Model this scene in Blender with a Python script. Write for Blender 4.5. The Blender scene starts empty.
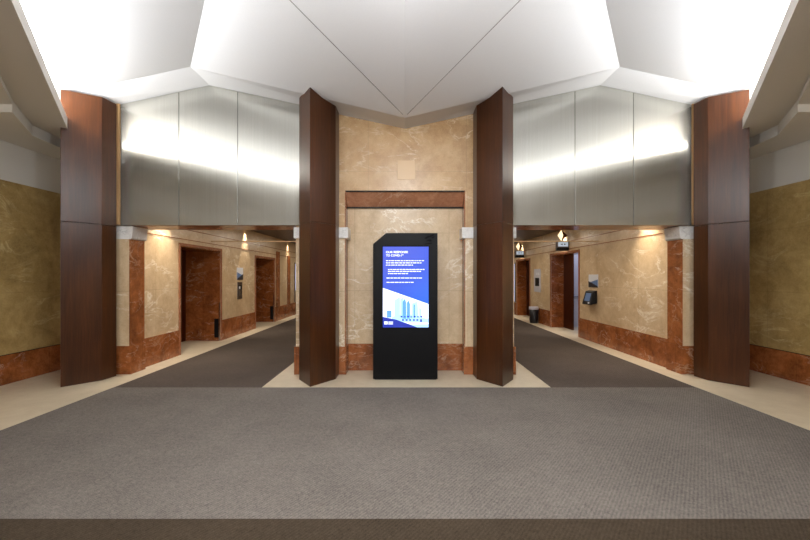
import bpy, bmesh, math, random
from mathutils import Vector
random.seed(7)
S = bpy.context.scene
COL = S.collection
R = math.radians

# ------------------------------------------------------------------ camera
F = 380.0; H = 1.52; Y0 = 276.0
cam = bpy.data.objects.new('camera', bpy.data.cameras.new('camera'))
COL.objects.link(cam)
cam.location = (0, 0, H); cam.rotation_euler = (R(90), 0, 0)
cam.data.sensor_width = 36; cam.data.lens = 36*F/810
cam.data.shift_y = (Y0-270)/810.0
cam.data.clip_start = .05
S.camera = cam
S.view_settings.view_transform = 'Standard'
S.view_settings.look = 'None'
S.view_settings.exposure = 0.0
S.view_settings.gamma = 1.0
S.view_settings.use_curve_mapping = False

# ------------------------------------------------------------------ materials
def lin(c):
    return tuple(((v/255)/12.92 if v/255 <= .04045 else ((v/255+.055)/1.055)**2.4) for v in c)+(1,)

class NT:
    def __init__(s, name):
        s.m = bpy.data.materials.new(name); s.m.use_nodes = True
        s.t = s.m.node_tree; s.n = s.t.nodes; s.b = s.n['Principled BSDF']
    def node(s, kind, **kw):
        n = s.n.new(kind)
        for k, v in kw.items():
            if k in n.inputs: n.inputs[k].default_value = v
            else: setattr(n, k, v)
        return n
    def link(s, a, b): s.t.links.new(a, b)
    def coord(s, scale=(1, 1, 1), rot=(0, 0, 0)):
        g = s.n.new('ShaderNodeNewGeometry'); mp = s.n.new('ShaderNodeMapping')
        mp.inputs['Scale'].default_value = scale; mp.inputs['Rotation'].default_value = rot
        s.link(g.outputs['Position'], mp.inputs['Vector']); return mp.outputs[0]
    def noise(s, vec, scale, detail=4, rough=.55, dist=0):
        n = s.n.new('ShaderNodeTexNoise'); s.link(vec, n.inputs['Vector'])
        n.inputs['Scale'].default_value = scale; n.inputs['Detail'].default_value = detail
        n.inputs['Roughness'].default_value = rough; n.inputs['Distortion'].default_value = dist
        return n
    def ramp(s, fac, stops, interp='LINEAR'):
        r = s.n.new('ShaderNodeValToRGB'); e = r.color_ramp.elements; r.color_ramp.interpolation = interp
        while len(e) < len(stops): e.new(.5)
        for el, (p, c) in zip(e, stops):
            el.position = p; el.color = c if len(c) == 4 else lin(c)
        s.link(fac, r.inputs[0]); return r
    def mix(s, fac, a, b, mode='MIX'):
        m = s.n.new('ShaderNodeMix'); m.data_type = 'RGBA'; m.blend_type = mode
        for sock, v in ((m.inputs[0], fac), (m.inputs[6], a), (m.inputs[7], b)):
            if isinstance(v, (int, float)): sock.default_value = v
            elif isinstance(v, tuple): sock.default_value = v if len(v) == 4 else lin(v)
            else: s.link(v, sock)
        return m.outputs[2]
    def math(s, op, a, b=0.0):
        m = s.n.new('ShaderNodeMath'); m.operation = op
        for sock, v in ((m.inputs[0], a), (m.inputs[1], b)):
            if isinstance(v, (int, float)): sock.default_value = v
            else: s.link(v, sock)
        return m.outputs[0]
    def bump(s, h, strength=.2, dist=.01):
        b = s.n.new('ShaderNodeBump'); b.inputs['Strength'].default_value = strength
        b.inputs['Distance'].default_value = dist; s.link(h, b.inputs['Height'])
        s.link(b.outputs[0], s.b.inputs['Normal'])

def plain(name, rgb, rough=.5, metal=0, emit=None, strength=1, spec=None):
    t = NT(name); b = t.b
    b.inputs['Base Color'].default_value = lin(rgb); b.inputs['Roughness'].default_value = rough
    b.inputs['Metallic'].default_value = metal
    if spec is not None: b.inputs['Specular IOR Level'].default_value = spec
    if emit:
        b.inputs['Emission Color'].default_value = lin(emit); b.inputs['Emission Strength'].default_value = strength
    return t.m

def marble(name, dark, mid, light, vein, vein_amt=.7, scale=1.0, rough=.25, joint=None):
    t = NT(name); v = t.coord((scale, scale, scale))
    n1 = t.noise(v, 1.6, 8, .62, .6)
    n2 = t.noise(v, 9, 6, .6, .4)
    n3 = t.noise(v, 45, 3, .6)
    base = t.ramp(n1.outputs[0], [(.36, dark), (.5, mid), (.64, light)])
    c = t.mix(.42, base.outputs[0], t.ramp(n2.outputs[0], [(.3, dark), (.7, light)]).outputs[0])
    c = t.mix(.24, c, t.ramp(n3.outputs[0], [(.3, dark), (.7, light)]).outputs[0])
    # thin wandering veins, broken by a mask
    nv = t.noise(t.coord((scale*.8, scale*.8, scale*1.7), (0, R(25), R(15))), 1.5, 7, .6, .7)
    dd = t.math('ABSOLUTE', t.math('SUBTRACT', nv.outputs[0], .5))
    line = t.ramp(dd, [(0, (255, 255, 255)), (.008, (150, 150, 150)), (.025, (0, 0, 0))])
    mk = t.noise(v, 1.1, 3, .5)
    mask = t.ramp(mk.outputs[0], [(.44, (0, 0, 0)), (.58, (255, 255, 255))])
    vf = t.math('MULTIPLY', t.math('MULTIPLY', line.outputs[0], mask.outputs[0]), vein_amt)
    c = t.mix(vf, c, vein)
    if joint:
        jx, jz, jc = joint
        g = t.n.new('ShaderNodeNewGeometry'); sp = t.n.new('ShaderNodeSeparateXYZ'); t.link(g.outputs['Position'], sp.inputs[0])
        def jl(val, step, off=0.0):
            f = t.math('FRACT', t.math('ADD', t.math('DIVIDE', val, step), off))
            d = t.math('ABSOLUTE', t.math('SUBTRACT', f, .5))
            return t.math('LESS_THAN', d, .0022/step)
        horiz = t.math('ADD', sp.outputs[0], sp.outputs[1])
        jj = t.math('MAXIMUM', jl(horiz, jx), jl(sp.outputs[2], jz, .12))
        c = t.mix(t.math('MULTIPLY', jj, .55), c, jc)
    t.link(c, t.b.inputs['Base Color'])
    t.b.inputs['Roughness'].default_value = rough
    return t.m

def wood(name, a, b_, c_, rough=.3):
    t = NT(name)
    n1 = t.noise(t.coord((14, 14, .7)), 1.5, 6, .6, .5)
    n2 = t.noise(t.coord((90, 90, 2.5)), 1.5, 4, .6)
    n3 = t.noise(t.coord((2, 2, .5)), 1.3, 2)
    col = t.ramp(n1.outputs[0], [(.3, a), (.5, b_), (.72, c_)])
    col2 = t.mix(.35, col.outputs[0], t.ramp(n2.outputs[0], [(.35, a), (.65, c_)]).outputs[0])
    col3 = t.mix(.3, col2, t.ramp(n3.outputs[0], [(.35, a), (.65, c_)]).outputs[0])
    t.link(col3, t.b.inputs['Base Color'])
    t.b.inputs['Roughness'].default_value = rough
    t.b.inputs['Specular IOR Level'].default_value = .3
    t.bump(n2.outputs[0], .04, .002)
    return t.m

ANISO = 0.0
def brushed(name, rgb, rough):
    t = NT(name)
    n1 = t.noise(t.coord((90, 90, .5)), 1.0, 5, .7)
    n2 = t.noise(t.coord((7, 7, .8)), 1.0, 3, .6)
    lo = tuple(int(v*.86) for v in rgb)
    t.link(t.mix(n1.outputs[0], lo, rgb), t.b.inputs['Base Color'])
    rr = t.math('ADD', t.math('MULTIPLY', n2.outputs[0], .06), rough-.03)
    t.link(rr, t.b.inputs['Roughness'])
    t.b.inputs['Metallic'].default_value = 1
    t.b.inputs['Anisotropic'].default_value = .92; t.b.inputs['Anisotropic Rotation'].default_value = ANISO
    tg = t.n.new('ShaderNodeTangent'); tg.direction_type = 'RADIAL'; tg.axis = 'Z'; t.link(tg.outputs[0], t.b.inputs['Tangent'])
    t.bump(n1.outputs[0], .06, .002)
    return t.m

def carpet(name, a, b_, scale=1.0):
    t = NT(name)
    # diagonal woven rib plus fleck
    w1 = t.n.new('ShaderNodeTexWave'); w1.wave_type = 'BANDS'; w1.bands_direction = 'X'
    t.link(t.coord((1, 1, 1), (0, 0, R(38))), w1.inputs['Vector'])
    w1.inputs['Scale'].default_value = 14*scale; w1.inputs['Distortion'].default_value = 1.2
    w1.inputs['Detail'].default_value = 2; w1.inputs['Detail Scale'].default_value = 3
    n1 = t.noise(t.coord(), 170, 3, .7)
    n2 = t.noise(t.coord(), 38, 3, .7)
    n3 = t.noise(t.coord(), 1.2, 3, .6)
    f = t.math('ADD', t.math('MULTIPLY', w1.outputs['Fac'], .07), t.math('MULTIPLY', n1.outputs[0], .6))
    f = t.math('ADD', f, t.math('MULTIPLY', n2.outputs[0], .3))
    c = t.ramp(f, [(.3, a), (.72, b_)])
    c2 = t.mix(.12, c.outputs[0], t.ramp(n3.outputs[0], [(.35, a), (.65, b_)]).outputs[0])
    t.link(c2, t.b.inputs['Base Color']); t.b.inputs['Roughness'].default_value = .95
    t.b.inputs['Specular IOR Level'].default_value = .1
    t.bump(f, .5, .006)
    return t.m

def paint(name, rgb, rough=.6):
    t = NT(name); n = t.noise(t.coord(), 60, 2)
    lo = tuple(int(v*.98) for v in rgb)
    t.link(t.mix(n.outputs[0], lo, rgb), t.b.inputs['Base Color'])
    t.b.inputs['Roughness'].default_value = rough
    return t.m

def stone(name):
    t = NT(name)
    n1 = t.noise(t.coord(), 5, 6, .65); n2 = t.noise(t.coord(), 70, 3)
    c = t.ramp(n1.outputs[0], [(.3, (206, 191, 164)), (.7, (224, 211, 186))])
    c2 = t.mix(.2, c.outputs[0], t.ramp(n2.outputs[0], [(.3, (186, 168, 140)), (.7, (228, 216, 194))]).outputs[0])
    t.link(c2, t.b.inputs['Base Color']); t.b.inputs['Roughness'].default_value = .35
    return t.m

def screen_blue():
    t = NT('screen_blue'); g = t.n.new('ShaderNodeNewGeometry'); sp = t.n.new('ShaderNodeSeparateXYZ'); t.link(g.outputs['Position'], sp.inputs[0])
    f = t.math('SUBTRACT', t.math('MULTIPLY', sp.outputs[0], .55), t.math('MULTIPLY', t.math('SUBTRACT', sp.outputs[2], 1.45), .8))
    c = t.ramp(t.math('ADD', f, .5), [(.1, (44, 78, 228)), (.5, (20, 82, 234)), (.9, (2, 108, 254))])
    t.link(c.outputs[0], t.b.inputs['Emission Color']); t.b.inputs['Emission Strength'].default_value = 1
    t.b.inputs['Base Color'].default_value = (.005, .005, .01, 1); t.b.inputs['Roughness'].default_value = .3
    return t.m
JB = (1.52, .93, (120, 92, 58))
M = dict(
    beige=marble('beige_marble', (178, 148, 110), (206, 180, 142), (224, 202, 168), (246, 238, 222), .95, 1.0, .3, JB),
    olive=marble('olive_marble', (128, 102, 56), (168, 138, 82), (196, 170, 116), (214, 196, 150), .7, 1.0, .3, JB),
    tan=marble('tan_marble', (160, 122, 78), (190, 154, 110), (214, 184, 142), (238, 222, 194), .75, 1.2, .3, JB),
    red=marble('red_marble', (88, 42, 18), (144, 80, 38), (178, 110, 62), (226, 200, 172), .45, 1.5, .22, (.76, 9.0, (30, 12, 6))),
    redfine=marble('red_marble_lintel', (124, 72, 48), (156, 100, 70), (180, 126, 92), (220, 190, 165), .5, 1.7, .22),
    lintel=marble('pale_red_marble', (146, 92, 64), (182, 126, 94), (206, 154, 120), (232, 204, 180), .6, 1.9, .2),
    white=marble('white_marble', (200, 197, 192), (228, 226, 222), (240, 239, 236), (130, 126, 124), .8, 4, .3),
    wood=wood('mahogany_veneer', (31, 13, 5), (55, 28, 11), (82, 46, 21), .3),
    wood_light=wood('mahogany_edge', (170, 130, 86), (190, 150, 104), (206, 170, 124), .4),
    steel=brushed('brushed_steel', (194, 192, 184), .25),
    bronze=brushed('bronze', (110, 62, 34), .3),
    chrome=plain('chrome', (190, 190, 192), .2, 1),
    joint=plain('joint_shadow', (22, 16, 12), .8),
    carpet=carpet('grey_carpet', (66, 61, 57), (146, 138, 130)),
    carpet_dark=carpet('brown_carpet', (56, 49, 44), (108, 97, 89)),
    carpet_strip=carpet('umber_carpet', (38, 31, 24), (86, 74, 60)),
    stone=stone('limestone_floor'),
    paint=paint('white_ceiling_paint', (226, 226, 227)),
    soffit=paint('soffit_paint', (224, 220, 211)),
    seam=plain('seam_grey', (140, 136, 132), .8),
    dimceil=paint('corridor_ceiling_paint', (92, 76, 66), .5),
    black=plain('black_powdercoat', (3, 3, 5), .42, spec=.16),
    emblem=plain('emblem_black', (1, 1, 3), .7, spec=.03),
    rubber=plain('dark_plastic', (8, 8, 10), .45, spec=.3),
    plate=plain('pale_marble_plate', (208, 176, 134), .35),
    blue=screen_blue(),
    s_white=plain('screen_white', (200, 210, 230), .4, 0, (238, 247, 255), 1.0),
    s_pale=plain('screen_pale_blue', (150, 190, 220), .4, 0, (168, 214, 250), 1.0),
    s_mid=plain('screen_mid_blue', (80, 130, 200), .4, 0, (84, 150, 236), 1.0),
    s_deep=plain('screen_deep_blue', (10, 25, 100), .4, 0, (20, 44, 170), 1.0),
    s_text=plain('screen_text', (220, 225, 235), .4, 0, (222, 232, 255), 1.0),
    lamp=plain('lamp_glow', (255, 235, 200), .4, 0, (255, 226, 180), 3.0),
    tube=plain('cove_tube_glow', (255, 244, 225), .4, 0, (255, 244, 228), 6.0),
    lantern=plain('lantern_glow', (255, 225, 180), .4, 0, (255, 222, 176), 1.6),
    copper=plain('copper_facet', (120, 70, 38), .3, .8),
    glow_blue=plain('daylit_glass', (180, 190, 230), .2, 0, (206, 212, 246), .9),
    cab=plain('cab_wall', (200, 200, 210), .3),
    cab_light=plain('cab_ceiling_glow', (235, 238, 255), .4, 0, (225, 232, 255), 1.5),
    pic_white=plain('sign_white', (225, 228, 236), .35),
    pic_blue=plain('sign_blue', (96, 128, 178), .35),
    pic_dark=plain('sign_navy', (28, 30, 44), .35),
    grey_metal=brushed('grey_metal', (120, 112, 108), .35),
    sign_lit=plain('indicator_glow', (150, 160, 170), .4, 0, (170, 182, 194), .8),
    bag=plain('bin_liner', (205, 205, 220), .5),
    bin=plain('bin_black', (22, 24, 32), .4),
    glass=None,
)

# ------------------------------------------------------------------ mesh helpers
class MB:
    def __init__(s): s.bm = bmesh.new()
    def box(s, x0, x1, y0, y1, z0, z1):
        x0, x1 = min(x0, x1), max(x0, x1); y0, y1 = min(y0, y1), max(y0, y1); z0, z1 = min(z0, z1), max(z0, z1)
        v = [s.bm.verts.new(p) for p in ((x0,y0,z0),(x1,y0,z0),(x1,y1,z0),(x0,y1,z0),(x0,y0,z1),(x1,y0,z1),(x1,y1,z1),(x0,y1,z1))]
        for f in ((0,3,2,1),(4,5,6,7),(0,1,5,4),(1,2,6,5),(2,3,7,6),(3,0,4,7)): s.bm.faces.new([v[i] for i in f])
        return s
    def prism(s, pts, z0, z1):
        """plan polygon extruded; z0 / z1 a number or a function of (x, y)"""
        g0 = z0 if callable(z0) else (lambda x, y: z0); g1 = z1 if callable(z1) else (lambda x, y: z1)
        a = [s.bm.verts.new((x, y, g0(x, y))) for x, y in pts]; b = [s.bm.verts.new((x, y, g1(x, y))) for x, y in pts]
        n = len(pts)
        s.bm.faces.new(a[::-1]); s.bm.faces.new(b)
        for i in range(n): s.bm.faces.new((a[i], a[(i+1) % n], b[(i+1) % n], b[i]))
        return s
    def slab(s, pts, off):
        """any planar polygon with thickness vector off"""
        a = [s.bm.verts.new(p) for p in pts]; o = Vector(off); b = [s.bm.verts.new(Vector(p)+o) for p in pts]
        n = len(pts)
        s.bm.faces.new(a[::-1]); s.bm.faces.new(b)
        for i in range(n): s.bm.faces.new((a[i], a[(i+1) % n], b[(i+1) % n], b[i]))
        return s
    def loft(s, rings, cap=True):
        vs = [[s.bm.verts.new(p) for p in r] for r in rings]; n = len(rings[0])
        for a, b in zip(vs, vs[1:]):
            for i in range(n): s.bm.faces.new((a[i], a[(i+1) % n], b[(i+1) % n], b[i]))
        if cap: s.bm.faces.new(vs[0][::-1]); s.bm.faces.new(vs[-1])
        return s
    def lathe(s, cx, cy, prof, n=24, cap=True):
        return s.loft([[(cx+r*math.cos(2*math.pi*i/n), cy+r*math.sin(2*math.pi*i/n), z) for i in range(n)] for r, z in prof], cap)

def obj(name, mb, mat, parent=None, bevel=0, smooth=False):
    bm = mb.bm
    bmesh.ops.recalc_face_normals(bm, faces=bm.faces[:])
    if bevel:
        bmesh.ops.bevel(bm, geom=bm.edges[:], offset=bevel, segments=2, profile=.6, affect='EDGES', clamp_overlap=True)
    off = parent_world(parent) if parent else Vector((0, 0, 0))
    if parent is None:
        xs = [v.co for v in bm.verts]
        off = Vector((sum(min(f) + max(f) for f in [[c.x for c in xs]])/2, sum(min(f)+max(f) for f in [[c.y for c in xs]])/2, min(c.z for c in xs)))
    for v in bm.verts: v.co -= off
    me = bpy.data.meshes.new(name); bm.to_mesh(me); bm.free()
    me.materials.append(mat)
    if smooth:
        for p in me.polygons: p.use_smooth = True
    o = bpy.data.objects.new(name, me); COL.objects.link(o)
    if parent: o.parent = parent
    else: o.location = off
    return o
def parent_world(o):
    v = Vector(o.location)
    while o.parent: o = o.parent; v += Vector(o.location)
    return v
def tag(o, label, cat, group=None):
    o['label'] = label; o['category'] = cat
    if group: o['group'] = group
    return o
def thing(name, label, cat, loc, group=None):
    o = bpy.data.objects.new(name, None); COL.objects.link(o); o.location = loc; o.empty_display_size = .2
    return tag(o, label, cat, group)
def struct(name, mb, mat, parent=None, bevel=0):
    o = obj(name, mb, mat, parent, bevel)
    if parent is None: o['kind'] = 'structure'
    return o
def copy_tree(o, dx=0, dy=0, parent=None):
    c = o.copy(); COL.objects.link(c)
    if parent: c.parent = parent
    else: c.location = (o.location.x+dx, o.location.y+dy, o.location.z)
    for ch in list(o.children): copy_tree(ch, 0, 0, c)
    return c

SIDE = {-1: 'left', 1: 'right'}
def mx(s, pts): return [(s*p[0],)+tuple(p[1:]) for p in pts]

# ------------------------------------------------------------------ plan constants
XW = 5.60      # lobby side walls
XC = 4.34      # corridor outer walls
XI = 1.705     # corridor inner walls
YF = 5.40      # front fold of ceiling
YP = 5.85      # face of metal panels
YB = -6.0      # back of lobby
YE = 17.5      # end of corridors

# ------------------------------------------------------------------ floor and carpets
struct('floor', MB().box(-6.6, 6.6, YB-.2, YE+.2, -.2, 0), M['stone'])
tag(obj('carpet', MB().box(-3.96, 3.96, 2.367, 5.157, 0, .008), M['carpet']),
    'wide pale grey ribbed carpet filling the middle of the lobby floor', 'carpet')
tag(obj('carpet', MB().box(-3.96, 3.96, YB+.1, 2.367, 0, .008), M['carpet_strip']),
    'dark brown carpet along the bottom edge, in front of the pale grey carpet', 'carpet')
for s in (-1, 1):
    tag(obj('carpet_runner', MB().box(s*(1.955 if s < 0 else 1.99), s*3.955, 5.157, YE, 0, .008), M['carpet_dark']),
        'dark brown-grey carpet running down the %s corridor' % SIDE[s], 'carpet')

# ------------------------------------------------------------------ side walls of the lobby
for s in (-1, 1):
    n = SIDE[s]
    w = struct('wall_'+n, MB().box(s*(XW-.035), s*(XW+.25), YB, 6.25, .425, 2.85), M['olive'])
    struct('wall_%s_plinth' % n, MB().box(s*(XW+.01), s*(XW+.25), YB, 6.25, 0, .425), M['joint'])
    struct('wall_%s_frieze' % n, MB().box(s*(XW+.012), s*(XW+.25), YB, 6.25, 2.85, 3.55), M['soffit'])
    b = struct('baseboard_'+n, MB().box(s*(XW-.01), s*(XW+.01), YB, 6.2, 0, .41), M['red'])
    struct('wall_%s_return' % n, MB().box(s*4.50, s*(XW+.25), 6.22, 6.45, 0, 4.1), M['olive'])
    struct('baseboard_%s_return' % n, MB().box(s*4.9, s*(XW-.025), 6.195, 6.22, 0, .42), M['red'])

# wall behind the camera with tall windows to the street
bw = MB()
for x0, x1 in ((-5.85, -4.6), (-1.75, -1.25), (1.25, 1.75), (4.6, 5.85)): bw.box(x0, x1, YB-.25, YB, 0, 3.55)
bw.box(-5.85, 5.85, YB-.25, YB, 3.05, 5.0); bw.box(-5.85, 5.85, YB-.25, YB, 0, .35)
struct('wall_back', bw, M['beige'])
for i, (x0, x1) in enumerate(((-4.6, -1.75), (-1.25, 1.25), (1.75, 4.6))):
    fr = MB()
    for a, b_ in ((x0, x0+.05), (x1-.05, x1), ((x0+x1)/2-.025, (x0+x1)/2+.025)): fr.box(a, b_, YB-.15, YB-.07, .35, 3.05)
    fr.box(x0, x1, YB-.15, YB-.07, .35, .41); fr.box(x0, x1, YB-.15, YB-.07, 2.99, 3.05)
    struct('window_%d' % (i+1), fr, M['rubber'])

# ------------------------------------------------------------------ folded ceiling
A = (0, YF, 3.768); T = (0, .95, 4.494)
cl = MB(); bm = cl.bm
def tri(*p): bm.faces.new([bm.verts.new(q) for q in p])
YMIR = 1.9
for s in (-1, 1):
    B = (s*3.05, YF, 4.494); E = (s*5.9, YF, 3.867); E2 = (s*2.85, .95, 3.867)
    W0 = (0, YP+.03, 3.80); W1 = (s*3.0, YP+.03, 4.452); W2 = (s*5.9, YP+.03, 3.85)
    for m in (0, 1):
        f = (lambda p: (p[0], YMIR-p[1], p[2])) if m else (lambda p: p)
        tri(f(A), f(B), f(T)); tri(f(B), f(E), f(E2), f(T))
        if not m: tri(f(W0), f(W1), f(B), f(A)); tri(f(W1), f(W2), f(E), f(B))
        # upstand that closes the cove behind
        tri(f(E), f(E2), (f(E2)[0], f(E2)[1], 3.55), (f(E)[0], f(E)[1], 3.55))
    tri((0, YMIR-YF, 3.768), (s*3.05, YMIR-YF, 4.494), (s*3.05, YMIR-YF, 3.55), (0, YMIR-YF, 3.55))
    tri((s*5.9, YMIR-YF, 3.867), (s*3.05, YMIR-YF, 4.494), (s*3.05, YMIR-YF, 3.55), (s*5.9, YMIR-YF, 3.55))
    tri((s*6.2, YMIR-YF, 3.55), (0, YMIR-YF, 3.55), (0, YB-.2, 3.55), (s*6.2, YB-.2, 3.55))
    tri((s*5.9, YF, 3.867), (s*5.9, YP+.03, 3.85), (s*5.9, YP+.03, 3.5), (s*5.9, YF, 3.5))
bmesh.ops.remove_doubles(bm, verts=bm.verts[:], dist=.002)
r = bmesh.ops.extrude_face_region(bm, geom=bm.faces[:])
bmesh.ops.translate(bm, verts=[g for g in r['geom'] if isinstance(g, bmesh.types.BMVert)], vec=(0, 0, .06))
struct('ceiling', cl, M['paint'])
# panel joints in the two middle facets: thin dark reveals just under the plaster
def zc(x, y): return 3.768+.238*abs(x)+.163*(YF-y)
for s in (-1, 1):
    p, q = Vector((s*.03, 5.33, 0)), Vector((s*2.35, 2.25, 0))
    d = (q-p).normalized(); nn = Vector((-d.y, d.x, 0))*.003
    pts = [p+nn, p-nn, q-nn, q+nn]
    struct('trim_%d' % (1 if s < 0 else 2), MB().prism([(v.x, v.y) for v in pts], lambda x, y: zc(x, y)-.004, lambda x, y: zc(x, y)+.01), M['seam'])

# cove soffits, their stepped undersides and the light strips lying on them
for s in (-1, 1):
    n = SIDE[s]
    po = mx(s, [(4.77, 5.4), (1.57, .95), (4.77, -3.5), (6.2, -3.5), (6.2, 6.4), (4.96, 6.4), (4.96, 5.62)])
    sf = struct('ceiling_soffit_'+n, MB().prism(po, 3.55, 3.70), M['soffit'])
    struct('soffit_step', MB().prism(mx(s, [(4.53, 4.383), (3.3, 2.856), (5.61, 2.856), (5.61, 4.383)]), 3.50, 3.552), M['soffit'], sf)
    struct('soffit_step', MB().prism(mx(s, [(4.53, 4.383), (5.01, 5.109), (5.08, 5.58), (5.08, 6.23), (5.61, 6.23), (5.61, 4.383)]), 3.41, 3.552), M['soffit'], sf)

# ------------------------------------------------------------------ mahogany pillars
def pillar(s, x, label, dx=0):
    """five-sided pier with its sharp edge towards the room; x = its middle edge"""
    pts = [(-.25, 5.575), (0, 5.208), (.281, 5.597), (.286, 5.86), (-.255, 5.86)]
    if x > 3: pts = [(-.25, 5.55), (0, 5.185), (.289, 5.533), (.315, 5.776), (.23, 5.86), (-.255, 5.86)]
    P = [(s*(-x+a)+dx, y) for a, y in pts]
    cx, cy = s*-x+dx, 5.6
    t = thing('wooden_pillar', label, 'pillar', (cx, cy, 0), 'mahogany pillars')
    if x < 3:
        top = lambda px, py: (3.768+.238*abs(px)+.163*max(0, YF-py)) if py <= YF else 3.79+.2*abs(px)
    else:
        top = lambda px, py: 3.985 + (4.95-abs(px))*.20
    def top2(px, py): return top(px, py)+.035
    obj('lower_cladding', MB().prism(P, 0, 2.266), M['wood'], t, .004)
    ins = [(cx+(a-cx)*.96, cy+(b-cy)*.96) for a, b in P]
    obj('shadow_gap', MB().prism(ins, 2.266, 2.272), M['joint'], t)
    obj('upper_cladding', MB().prism(P, 2.272, top2), M['wood'], t, .004)
    return t
pillar(1, 1.302, 'mahogany pillar just left of the black display kiosk')
pillar(-1, 1.302, 'mahogany pillar just right of the black display kiosk', .035)
pillar(1, 4.702, 'mahogany pillar at far left, between the olive marble side wall and corridor')
pillar(-1, 4.702, 'mahogany pillar at far right, between the olive marble side wall and corridor')

# ------------------------------------------------------------------ brushed steel panels above the corridors
def ztop(x): return 4.452-.214*abs(abs(x)-3.0)
EDG = {-1: [1.60, 2.567, 3.470, 4.37], 1: [1.60, 2.608, 3.506, 4.40]}
names = {0: 'nearest the middle wall', 1: 'with the peaked top, middle of its three', 2: 'next to the outer pillar'}
for s in (-1, 1):
    edges = EDG[s]
    for k in range(3):
        a, b = edges[k]+.003, edges[k+1]-.003
        xs = [a, b] if k != 1 else [a, 3.0, b]
        pts = [(s*a, YP, 2.296), (s*b, YP, 2.296)]+[(s*x, YP, ztop(x)-.004) for x in xs[::-1]]
        tag(obj('steel_panel', MB().slab(pts, (0, -.02, 0)), M['steel'], None, .005),
            'brushed steel wall panel above the %s corridor, %s' % (SIDE[s], names[k]), 'wall panel', 'brushed steel panels above the corridors')
    pts = [(s*1.60, YP+.001, 2.31), (s*4.40, YP+.001, 2.31), (s*4.40, YP, ztop(4.36)), (s*3.0, YP, 4.45), (s*1.60, YP, ztop(1.6))]
    struct('wall_above_%s_corridor' % SIDE[s], MB().slab(pts, (0, .02, 0)), M['chrome'])
    struct('ceiling_bulkhead_'+SIDE[s], MB().box(s*1.70, s*4.36, YP+.03, 6.40, 2.296, 3.5), M['redfine'])
    struct('trim_%d' % (3 if s < 0 else 4), MB().box(s*(edges[3]+.007), s*4.44, YP-.03, YP+.02, 2.31, 4.16), M['wood_light'])

# ------------------------------------------------------------------ middle wall with its niche
NX = .919; NB = 6.13; NF = 5.89
mw = MB().box(-XI, XI, NB, YE, 0, 4.3)
struct('wall_above_niche', MB().box(-1.62, 1.62, NF, NB-.001, 2.836, 4.05), M['tan'])
struct('wall_middle', mw, M['beige'])
struct('baseboard_niche', MB().box(-NX, NX, NB-.02, NB, 0, .43), M['red'])
lt = thing('niche_lintel', 'splayed red marble lintel across the top of the niche, above the kiosk', 'lintel', (0, NF, 2.6))
prof = [(NF+.005, 2.825), (NB-.02, 2.625), (NB, 2.625), (NB, 2.834), (NF+.005, 2.834)]
lm = MB(); lm.loft([[(x, y, z) for y, z in prof] for x in (-NX, NX)])
obj('lintel_face', lm, M['lintel'], lt)
obj('upper_edge', MB().box(-NX-.01, NX+.01, NF-.012, NF+.004, 2.822, 2.842), M['joint'], lt)
obj('lower_edge', MB().box(-NX, NX, NB-.036, NB-.018, 2.608, 2.628), M['joint'], lt)
tag(obj('wall_plate', MB().box(-.115, .16, NF-.008, NF, 3.01, 3.31), M['plate'], None, .003), 'small square pale plate high on the marble above the niche', 'plate')
for s in (-1, 1):
    p = thing('marble_pier', 'beige marble pier edging the niche, behind the pillar %s of the kiosk' % SIDE[s], 'pier', (s*1.3, 6, 0), 'marble piers beside the niche')
    obj('shaft', MB().box(s*(NX+.012), s*(XI-.02), 5.87, NB, .43, 2.10), M['beige'], p)
    obj('upper_shaft', MB().box(s*(NX+.012), s*(XI-.02), 5.87, NB, 2.27, 2.834), M['tan'], p)
    obj('reveal_facing', MB().box(s*NX, s*(NX+.012), 5.875, NB-.022, .43, 2.834), M['red'], p)
    obj('base', MB().box(s*(NX-.012), s*(XI+.005), 5.855, NB-.001, 0, .43), M['red'], p, .004)
    cap = MB().box(s*(NX-.045), s*(XI+.01), 5.84, NB, 2.10, 2.27)
    obj('capital', cap, M['white'], p, .012)

# outer pilasters at the mouth of each corridor
for s in (-1, 1):
    e = .03 if s > 0 else 0
    p = thing('marble_pilaster', 'marble pilaster with white capital at the outer corner of the %s corridor' % SIDE[s], 'pilaster', (s*4.5, 6, 0), 'corner pilasters of the corridors')
    obj('shaft', MB().box(s*(4.262+e), s*4.95, 5.864, 6.205, .44, 2.09), M['beige'], p)
    obj('side_facing', MB().box(s*(4.25+e), s*(4.262+e), 5.872, 6.20, .44, 2.09), M['red'], p)
    obj('base', MB().box(s*(4.235+e), s*4.95, 5.862, 6.205, 0, .44), M['red'], p, .004)
    cap = MB().loft([[(s*x, y, z) for x, y in ((a, b), (4.95, b), (4.95, 6.205), (a, 6.205))] for a, b, z in
                     (((4.240+e), 5.862, 2.09), ((4.215+e), 5.862, 2.105), ((4.200+e), 5.862, 2.288))])
    obj('capital', cap, M['white'], p, .003)

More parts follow.
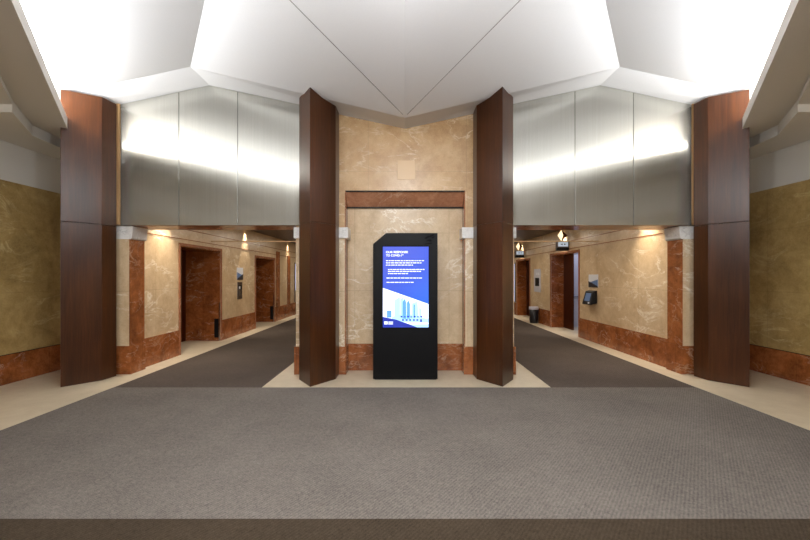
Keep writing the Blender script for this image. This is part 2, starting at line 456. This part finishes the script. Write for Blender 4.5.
# ------------------------------------------------------------------ corridors
def corridor_wall(s, doors, thick):
    mb = MB(); y = 6.21
    for a, b, zt in doors:
        mb.box(s*XC, s*(XC+thick), y, a, 0, 2.82); mb.box(s*XC, s*(XC+thick), a, b, zt, 2.82); y = b
    mb.box(s*XC, s*(XC+thick), y, YE, 0, 2.82)
    return mb
DL = [(7.33, 8.93, 2.11), (11.02, 12.62, 2.07)]
DR = [(9.48, 11.28, 2.13), (13.2, 14.72, 2.10)]
struct('wall_left_corridor', corridor_wall(-1, DL, .80), M['beige'])
struct('wall_right_corridor', corridor_wall(1, DR, .36), M['beige'])
for s, D in ((-1, DL), (1, DR)):
    n = SIDE[s]
    bb = MB(); y = 6.21
    for a, b, zt in D: bb.box(s*(XC-.02), s*XC, y, a-.05, 0, .48); y = b+.05
    bb.box(s*(XC-.02), s*XC, y, YE, 0, .48)
    struct('baseboard_%s_corridor' % n, bb, M['red'])
    struct('ceiling_%s_corridor' % n, MB().box(s*1.705, s*(XC+.02), 6.40, YE, 2.80, 2.9), M['dimceil'])
    struct('wall_%s_corridor_end' % n, MB().box(s*1.705, s*(XC+.3), YE, YE+.15, 0, 2.9), M['beige'])
    g = MB()
    for z in (2.24, 2.44):
        g.box(s*(XC-.006), s*(XC+.001), 6.4, YE, z-.008, z+.008)
    struct('trim_%d' % (5 if s < 0 else 6), g, M['redfine'])
    struct('trim_%d' % (7 if s < 0 else 8), MB().box(s*1.705, s*XC, 8.49, 8.52, 2.285, 2.305), M['plate'])

# deep marble lined lift portals in the left corridor
for i, (a, b, zt) in enumerate(DL):
    t = bpy.data.objects.new('door_%d' % (i+1), None); COL.objects.link(t); t.location = (-XC, (a+b)/2, 0); t['kind'] = 'structure'
    obj('jamb', MB().box(-XC-.004, -XC-.80, b-.02, b, 0, zt), M['red'], t)
    obj('jamb', MB().box(-XC-.004, -XC-.80, a, a+.02, 0, zt), M['red'], t)
    obj('head', MB().box(-XC-.004, -XC-.80, a, b, zt-.02, zt), M['red'], t)
    cs = MB().box(-XC+.022, -XC, a-.05, a, 0, zt+.05).box(-XC+.022, -XC, b, b+.05, 0, zt+.05).box(-XC+.022, -XC, a, b, zt, zt+.05)
    obj('casing', cs, M['redfine'], t, .003)
    obj('leaf', MB().box(-XC-.80, -XC-.84, a, (a+b)/2-.003, 0, zt), M['bronze'], t)
    obj('leaf', MB().box(-XC-.80, -XC-.84, (a+b)/2+.003, b, 0, zt), M['bronze'], t)
    obj('kick_plate', MB().box(-XC-.03, -XC-.13, b-.026, b-.02, .08, .52), M['rubber'], t)
    obj('corner_guard', MB().box(-XC-.002, -XC-.02, b-.03, b-.02, .0, .9), M['chrome'], t)
# lift fronts in the right corridor
for i, (a, b, zt) in enumerate(DR):
    t = bpy.data.objects.new('door_%d' % (i+3), None); COL.objects.link(t); t.location = (XC, (a+b)/2, 0); t['kind'] = 'structure'
    obj('jamb', MB().box(XC+.004, XC+.36, b-.02, b, 0, zt), M['red'], t)
    obj('jamb', MB().box(XC+.004, XC+.36, a, a+.02, 0, zt), M['red'], t)
    obj('head', MB().box(XC+.004, XC+.36, a, b, zt-.02, zt), M['red'], t)
    cs = MB().box(XC-.022, XC, a-.05, a, 0, zt+.05).box(XC-.022, XC, b, b+.05, 0, zt+.05).box(XC-.022, XC, a, b, zt, zt+.05)
    obj('casing', cs, M['redfine'], t, .003)
    obj('leaf', MB().box(XC+.36, XC+.40, b-.62 if i == 0 else (a+b)/2, b, 0, zt), M['bronze'], t)
    obj('leaf', MB().box(XC+.36, XC+.40, a, a+.30 if i == 0 else (a+b)/2-.005, 0, zt), M['bronze'], t)
    if i == 0:
        cab = MB().box(XC+1.7, XC+1.74, a-.1, b+.1, 0, 2.3).box(XC+.40, XC+1.74, b+.06, b+.1, 0, 2.3).box(XC+.40, XC+1.74, a-.1, a-.06, 0, 2.3)
        obj('lift_car', cab, M['cab'], t)
        obj('car_ceiling', MB().box(XC+.40, XC+1.74, a-.1, b+.1, 2.3, 2.33), M['cab_light'], t)
        obj('handrail', MB().box(XC+.5, XC+1.6, b+.0, b+.04, .88, .93), M['chrome'], t)

# narrow red marble strips further down
for k, (s, y0, y1, zt) in enumerate(((-1, 12.78, 13.10, 2.35), (-1, 14.0, 14.3, 2.26))):
    tag(obj('marble_strip', MB().box(s*(XC-.03), s*(XC-.001), y0, y1, .48, zt), M['red']),
        ('red marble strip on the left corridor wall just beyond the second doorway', 'farthest narrow red marble strip on the left corridor wall')[k], 'wall strip')
for s in (-1, 1):
    t = thing('glazed_panel', 'bright bluish glazed panel at the far end of the %s corridor wall' % SIDE[s], 'glass panel', (s*XC, 15.2, .5))
    obj('glass', MB().box(s*(XC-.02), s*(XC-.001), 14.95, 16.2, .52 if s > 0 else .95, 2.0), M['glow_blue'], t)
    fr = MB()
    for ya, yb in ((14.89, 14.95), (15.55, 15.6), (16.2, 16.26)): fr.box(s*(XC-.03), s*(XC-.001), ya, yb, .50, 2.05)
    obj('frame', fr, M['grey_metal'], t)

# ------------------------------------------------------------------ signs and devices
# notice and call panel on the left wall
def wall_notice(s, y0, y1, z0, z1, label):
    x = s*(XC-.014)
    t = thing('notice', label, 'sign', (s*XC, (y0+y1)/2, z0), None)
    obj('board', MB().box(s*(XC-.012), s*XC, y0, y1, z0, z1), M['pic_white'], t, .002)
    h = z1-z0
    obj('blue_field', MB().slab([(x, y0, z0+.12*h), (x, y0, z0+.62*h), (x, y1, z0+.34*h), (x, y1, z0+.12*h)], (s*.002, 0, 0)), M['pic_blue'], t)
    far, near = y1, y0
    obj('navy_field', MB().slab([(x-s*.001, y0, z0), (x-s*.001, y0, z0+.10*h), (x-s*.001, y1, z0+.48*h), (x-s*.001, y1, z0)], (s*.002, 0, 0)), M['pic_dark'], t)
    return t
wall_notice(-1, 9.80, 10.16, 1.42, 1.74, 'small white and blue notice between the two doorways of the left corridor')
t = thing('call_panel', 'grey metal lift call panel under the notice on the left corridor wall', 'call panel', (-XC, 9.95, .9))
obj('face_plate', MB().box(-XC, -XC+.015, 9.83, 10.10, .92, 1.36), M['grey_metal'], t, .003)
obj('display', MB().box(-XC+.015, -XC+.018, 9.87, 10.06, 1.17, 1.28), M['rubber'], t)
obj('lit_button', MB().box(-XC+.018, -XC+.024, 9.89, 9.96, 1.18, 1.25), M['pic_white'], t)
for z in (1.10, 1.03): obj('button', MB().box(-XC+.015, -XC+.022, 9.94, 9.99, z-.02, z+.02), M['chrome'], t)

wall_notice(1, 8.53, 8.96, 1.26, 1.555, 'small white and blue notice right of the near lift on the right corridor wall')
t = thing('touch_terminal', 'black tilted touch terminal below the notice in the right corridor', 'terminal', (XC, 8.8, .87))
b = MB(); b.slab([(XC, 8.58, .90), (XC-.16, 8.58, .86), (XC-.08, 8.58, 1.16), (XC, 8.58, 1.19)], (0, .40, 0))
obj('housing', b, M['rubber'], t, .012)
n_ = Vector((-.30, 0, .08)).normalized()
p0, p1 = Vector((XC-.16, 0, .86)), Vector((XC-.08, 0, 1.16)); up = p1-p0
q = [p0+up*.28+n_*.003, p0+up*.88+n_*.003]
obj('display', MB().slab([(q[0].x, 8.66, q[0].z), (q[0].x, 8.90, q[0].z), (q[1].x, 8.90, q[1].z), (q[1].x, 8.66, q[1].z)], tuple(n_*.003)), M['pic_blue'], t)
q = [p0+up*.10+n_*.003, p0+up*.2+n_*.003]
obj('key', MB().slab([(q[0].x, 8.64, q[0].z), (q[0].x, 8.70, q[0].z), (q[1].x, 8.70, q[1].z), (q[1].x, 8.64, q[1].z)], tuple(n_*.006)), M['pic_white'], t)
# small screen between the right lifts; pale plate paints in bluish wall reflections
t = thing('call_panel', 'black lift call screen on a pale plate standing in for bluish wall reflections, between the two right lifts above the bin', 'call panel', (XC, 12.5, .8))
obj('face_plate', MB().box(XC-.012, XC, 12.15, 12.75, 1.0, 1.75), M['cab'], t, .003)
obj('display', MB().box(XC-.018, XC-.012, 12.27, 12.62, 1.19, 1.46), M['rubber'], t)
for y in (12.25, 12.42): obj('lit_button', MB().box(XC-.018, XC-.012, y, y+.09, 1.55, 1.63), M['pic_white'], t)

# projecting lift indicators and diamond lanterns over the right lifts
for k, yc in enumerate((10.0, 13.75)):
    w = 'near' if k == 0 else 'far'
    xr = XC-.02
    t = thing('lift_indicator', 'grey floor indicator box on a dark bracket above the %s lift in the right corridor' % w, 'indicator', (xr, yc, 2.2), 'lift indicators')
    obj('housing', MB().box(xr-.32, xr, yc, yc+.10, 2.27, 2.44), M['grey_metal'], t, .006)
    obj('face', MB().box(xr-.29, xr-.03, yc-.004, yc, 2.295, 2.415), M['sign_lit'], t)
    for cx, d in ((xr-.20, 1), (xr-.11, -1)):
        mk = MB().slab([(cx-.03*d, yc-.006, 2.355), (cx+.025*d, yc-.006, 2.335), (cx+.025*d, yc-.006, 2.375)], (0, .002, 0))
        obj('marking', mk, M['rubber'], t)
    obj('bracket', MB().box(xr-.32, xr, yc+.01, yc+.10, 2.19, 2.27), M['rubber'], t, .004)
    cx, cz = xr-.175, 2.585
    t = thing('hall_lantern', 'lit diamond-shaped lantern above the %s lift indicator in the right corridor' % w, 'lantern', (cx, yc, 2.44), 'diamond lanterns over the lifts')
    top, bot = (cx-.03, yc, cz+.15), (cx-.03, yc, cz-.145); L = (cx-.13, yc, cz); Rr = (cx+.13, yc, cz); Fp = (cx-.02, yc-.09, cz); Bk = (cx-.02, yc+.07, cz)
    a = MB(); b = a.bm
    v = [b.verts.new(p) for p in (top, bot, L, Fp, Bk)]
    for f in ((0, 2, 3), (1, 3, 2), (0, 4, 2), (1, 2, 4)): b.faces.new([v[i] for i in f])
    obj('lit_facet', a, M['lantern'], t)
    a = MB(); b = a.bm
    v = [b.verts.new(p) for p in (top, bot, Rr, Fp, Bk)]
    for f in ((0, 3, 2), (1, 2, 3), (0, 2, 4), (1, 4, 2)): b.faces.new([v[i] for i in f])
    obj('copper_facet', a, M['copper'], t)
    obj('stem', MB().box(cx-.036, cx-.024, yc-.006, yc+.006, cz+.14, 2.80), M['copper'], t)

# litter bin
t = thing('litter_bin', 'black litter bin with pale liner, by the far lift in the right corridor', 'bin', (4.17, 12.3, 0))
obj('body', MB().lathe(4.17, 12.3, [(.11, 0), (.125, .02), (.145, .47), (.14, .47), (.12, .03)], 24), M['bin'], t, 0, True)
obj('liner', MB().lathe(4.17, 12.3, [(.150, .44), (.152, .50), (.147, .525), (.135, .52), (.13, .44)], 24, False), M['bag'], t, 0, True)

# ------------------------------------------------------------------ display kiosk
KY = 5.554
PX = KY/F
def kx(px): return (px-405)*PX
def kz(py): return H-(py-Y0)*PX
k = thing('display_kiosk', 'black freestanding digital kiosk with a lit blue screen, in front of the niche', 'kiosk', (0, KY+.08, 0))
x0, x1, zt = kx(373), kx(437.6), kz(233)
prof = [(x0, .012), (x1, .012), (x1, zt), (kx(386), zt), (x0, kz(244))]
body = MB().slab([(x, KY, z) for x, z in prof], (0, .17, 0))
obj('body', body, M['black'], k, .006)
obj('plinth', MB().box(x0+.02, x1-.02, KY+.02, KY+.15, 0, .014), M['rubber'], k)
sx0, sx1, sz0, sz1 = kx(382.8), kx(428.6), kz(327.4), kz(246.6)
fr = MB(); e = .012
for b_ in ((sx0-e, sx1+e, sz0-e, sz0), (sx0-e, sx1+e, sz1, sz1+e), (sx0-e, sx0, sz0, sz1), (sx1, sx1+e, sz0, sz1)):
    fr.box(b_[0], b_[1], KY-.004, KY+.002, b_[2], b_[3])
obj('screen_bezel', fr, M['emblem'], k)
sc = obj('screen', MB().box(sx0, sx1, KY-.002, KY+.002, sz0, sz1), M['blue'], k)
sc['label'] = 'lit blue screen with white text and a city picture'
def flat(name, polys, mat, layer):
    for pl in polys: obj(name, MB().slab([(kx(a), KY-.002-.0006*layer, kz(b)) for a, b in pl], (0, .0005, 0)), mat, sc)
def rect(a, b, c, d): return [(a, b), (c, b), (c, d), (a, d)]
flat('sky_picture', [[(382.9, 287.9), (428.5, 304.0), (428.5, 327.3), (382.9, 327.3)]], M['s_white'], 1)
tw = [[(394.5, 300.5), (400, 296.2), (400, 320), (394.5, 320)], [(400.3, 299), (403.4, 297), (403.4, 320), (400.3, 320)], [(412, 303), (417.5, 301.5), (419, 321), (412, 321)], [(419, 307), (421.5, 309), (421.5, 321), (419.4, 321)]]
flat('tower', tw, M['s_pale'], 2)
tw = [[(402.5, 302), (405, 298.3), (406.2, 303), (406.2, 319), (402.5, 319)], [(406.8, 303), (408.6, 299.8), (410, 304), (410, 319), (406.8, 319)], rect(386.8, 310.5, 391.5, 317.5), rect(413.5, 304.5, 415, 318)]
flat('tower', tw, M['s_mid'], 3)
low = [[(392, 317), (399, 314.5), (403, 315.5), (412, 314), (420, 317), (428.5, 319), (428.5, 322.5), (392, 322)]]
flat('low_building', low, M['s_pale'], 3)
w = [rect(400.5+i*3.3, 315.8+(i % 2)*.5, 402.4+i*3.3, 317.4) for i in range(7)]+[rect(402+i*3.6, 319.2, 404+i*3.6, 320.8) for i in range(6)]+[rect(420, 320.2, 422, 322)]
flat('picture_window', w, M['s_deep'], 4)
flat('street', [[(382.9, 316.8), (396, 319.5), (410, 324.5), (417, 327.3), (382.9, 327.3)]], M['s_deep'], 4)
flat('street_edge', [[(410, 324.5), (428.5, 324), (428.5, 327.3), (417, 327.3)]], M['s_pale'], 4)
flat('caption', [rect(384.2, 321.3, 387.6, 324.4)]+[rect(388.3, 321.5+i*1.1, 393, 322.2+i*1.1) for i in range(3)], M['s_text'], 5)
# heading
def text(body, px, py, h, mat, width=None):
    cu = bpy.data.curves.new('heading', 'FONT'); cu.body = body; cu.size = h; cu.extrude = .0003; cu.offset = .0012
    tmp = bpy.data.objects.new('tmp', cu); COL.objects.link(tmp)
    dg = bpy.context.evaluated_depsgraph_get(); me = bpy.data.meshes.new_from_object(tmp.evaluated_get(dg))
    bpy.data.objects.remove(tmp); bpy.data.curves.remove(cu)
    xs = [v.co.x for v in me.vertices]; wsc = (width/(max(xs)-min(xs))) if width else 1
    off = parent_world(sc); x, z = kx(px), kz(py)
    for v in me.vertices:
        c = v.co.copy(); v.co = Vector((x+(c.x-min(xs))*wsc, KY-.0036-c.z, z+c.y))-off
    me.materials.clear(); me.materials.append(mat)
    o = bpy.data.objects.new('heading', me); COL.objects.link(o); o.parent = sc; return o
text('OUR RESPONSE', 386, 253.1, .042, M['s_text'], 22*PX)
text('TO COVID-19', 386, 256.4, .042, M['s_text'], 17.5*PX)
rows = [(386, 260.7, 424), (386, 262.9, 421.5), (386, 265.1, 413), (388, 269.5, 424.5), (388, 271.4, 421), (388, 273.6, 408), (386.5, 278, 422), (386.5, 282.3, 414)]
for a, y, e_ in rows:
    x = a; words = MB()
    while x < e_-.4:
        wd = min(random.uniform(1.4, 4.2), e_-x); words.slab([(kx(p), KY-.0026, kz(q)) for p, q in rect(x, y-.42, x+wd, y+.42)], (0, .0005, 0)); x += wd+.55
    obj('text_line', words, M['s_text'], sc)
# dark emblem near the top right corner
em = MB()
for pl in ([(424.3, 238.2), (428.6, 235.6), (430, 236.6), (426, 239.0)], [(429, 236.2), (433.5, 234.0), (434.3, 235.2), (430.5, 237.2)], [(431.6, 237.6), (434.4, 236.0), (434.4, 237.2), (432.4, 238.6)],
           [(425.6, 241.4), (427.6, 239.8), (430.6, 239.4), (432.0, 241.2), (430.4, 241.6), (427.8, 240.8)], [(424.6, 243.8), (431.6, 242.6), (432.2, 243.6), (425, 244.4)]):
    em.slab([(kx(a), KY-.002, kz(b)) for a, b in pl], (0, .003, 0))
e_ = obj('emblem', em, M['emblem'], k); e_['label'] = 'dark interlaced emblem'

# ------------------------------------------------------------------ lamps
def area(name, loc, rot, sx, sy, power, color=(1, 1, 1), spread=180):
    l = bpy.data.lights.new(name, 'AREA'); l.shape = 'RECTANGLE'; l.size = sx; l.size_y = sy; l.energy = power; l.color = color; l.spread = R(spread)
    o = bpy.data.objects.new(name, l); COL.objects.link(o); o.location = loc; o.rotation_euler = rot; return o
def spot(name, loc, target, power, size, blend=.6, color=(1, .88, .72), rad=.04):
    l = bpy.data.lights.new(name, 'SPOT'); l.energy = power; l.spot_size = R(size); l.spot_blend = blend; l.color = color; l.shadow_soft_size = rad
    o = bpy.data.objects.new(name, l); COL.objects.link(o); o.location = loc
    o.rotation_euler = (Vector(target)-Vector(loc)).to_track_quat('-Z', 'Y').to_euler(); return o
WARM = (1, .90, .76)
for s in (-1, 1):
    for m in (0, 1):
        p, q = Vector((4.66, 4.80)), Vector((2.25, 1.35))
        mid = (p+q)/2; d = q-p; ang = math.atan2(d.y, d.x*s)
        y = mid.y if not m else YMIR-mid.y; x = s*(mid.x+.18); ang = ang if not m else -ang
        area('cove_lamp', (x, y, 3.735), (R(180), 0, ang), d.length, .12, 375, (.95, .975, 1))
for s in (-1, 1):
    b_ = bpy.data.lights.new('cove_bulb', 'POINT'); b_.energy = 22; b_.shadow_soft_size = .05; b_.color = (1, .93, .84)
    o_ = bpy.data.objects.new('cove_bulb', b_); COL.objects.link(o_); o_.location = (s*4.60, 4.82, 3.80)
# daylight through the street windows behind the camera
for x0, x1 in ((-4.6, -1.75), (-1.25, 1.25), (1.75, 4.6)):
    area('window_daylight', ((x0+x1)/2, YB-.3, 1.7), (R(90), 0, 0), x1-x0, 2.7, 100, (1, .985, .98))
for y in (.95, -2.2):
    area('vault_fill', (0, y, 4.36 if y > 0 else 3.5), (0, 0, 0), .7, .7, 110, (.98, .985, 1))  # unseen overhead lamps, added to brighten the soffit fascias and room centre
pl = bpy.data.lights.new('fascia_fill', 'POINT'); pl.energy = 110; pl.shadow_soft_size = .2; pl.color = (.98, .985, 1)  # unseen point light without a fitting, added to brighten the soffit fascias
po_ = bpy.data.objects.new('fascia_fill', pl); COL.objects.link(po_); po_.location = (0, 2.2, 3.4)
# recessed downlights: corridor edges, lobby soffits
def downlight(x, y, z, label, group):
    t = thing('downlight', label, 'downlight', (x, y, z), group)
    obj('trim_ring', MB().lathe(x, y, [(.045, z+.001), (.06, z+.001), (.06, z-.006), (.045, z-.004)], 20, False), M['chrome'], t)
    obj('lens', MB().lathe(x, y, [(.045, z+.001), (.045, z-.002)], 20), M['lamp'], t)
for s in (-1, 1):
    for j, y in enumerate((6.75, 10.3, 14.05)):
        xl = 4.10 if j == 0 else 4.27
        downlight(s*xl, y, 2.80, 'small recessed downlight in the %s corridor ceiling, %s from its mouth' % (SIDE[s], ('first', 'second', 'third')[j]), 'corridor downlights')
        spot('downlight_beam', (s*xl, y, 2.79), (s*(xl+.01 if j else 4.30), y, 0), 150 if j == 0 else 130, 84 if j == 0 else 64, .8)
    for y in (7.2, 9.6, 12.0, 14.4):
        area('corridor_fill', (s*2.9, y, 2.79), (0, 0, 0), .5, .5, 20, WARM)  # hidden lamps added along the ceiling to lighten the corridor

# ------------------------------------------------------------------ world
wd = bpy.data.worlds.new('world'); S.world = wd; wd.use_nodes = True
wd.node_tree.nodes['Background'].inputs[0].default_value = (.9, .95, 1, 1)
wd.node_tree.nodes['Background'].inputs[1].default_value = .4
S.cycles.max_bounces = 8; S.cycles.diffuse_bounces = 5; S.cycles.glossy_bounces = 4
S.cycles.sample_clamp_indirect = 6
S.cycles.use_denoising = True
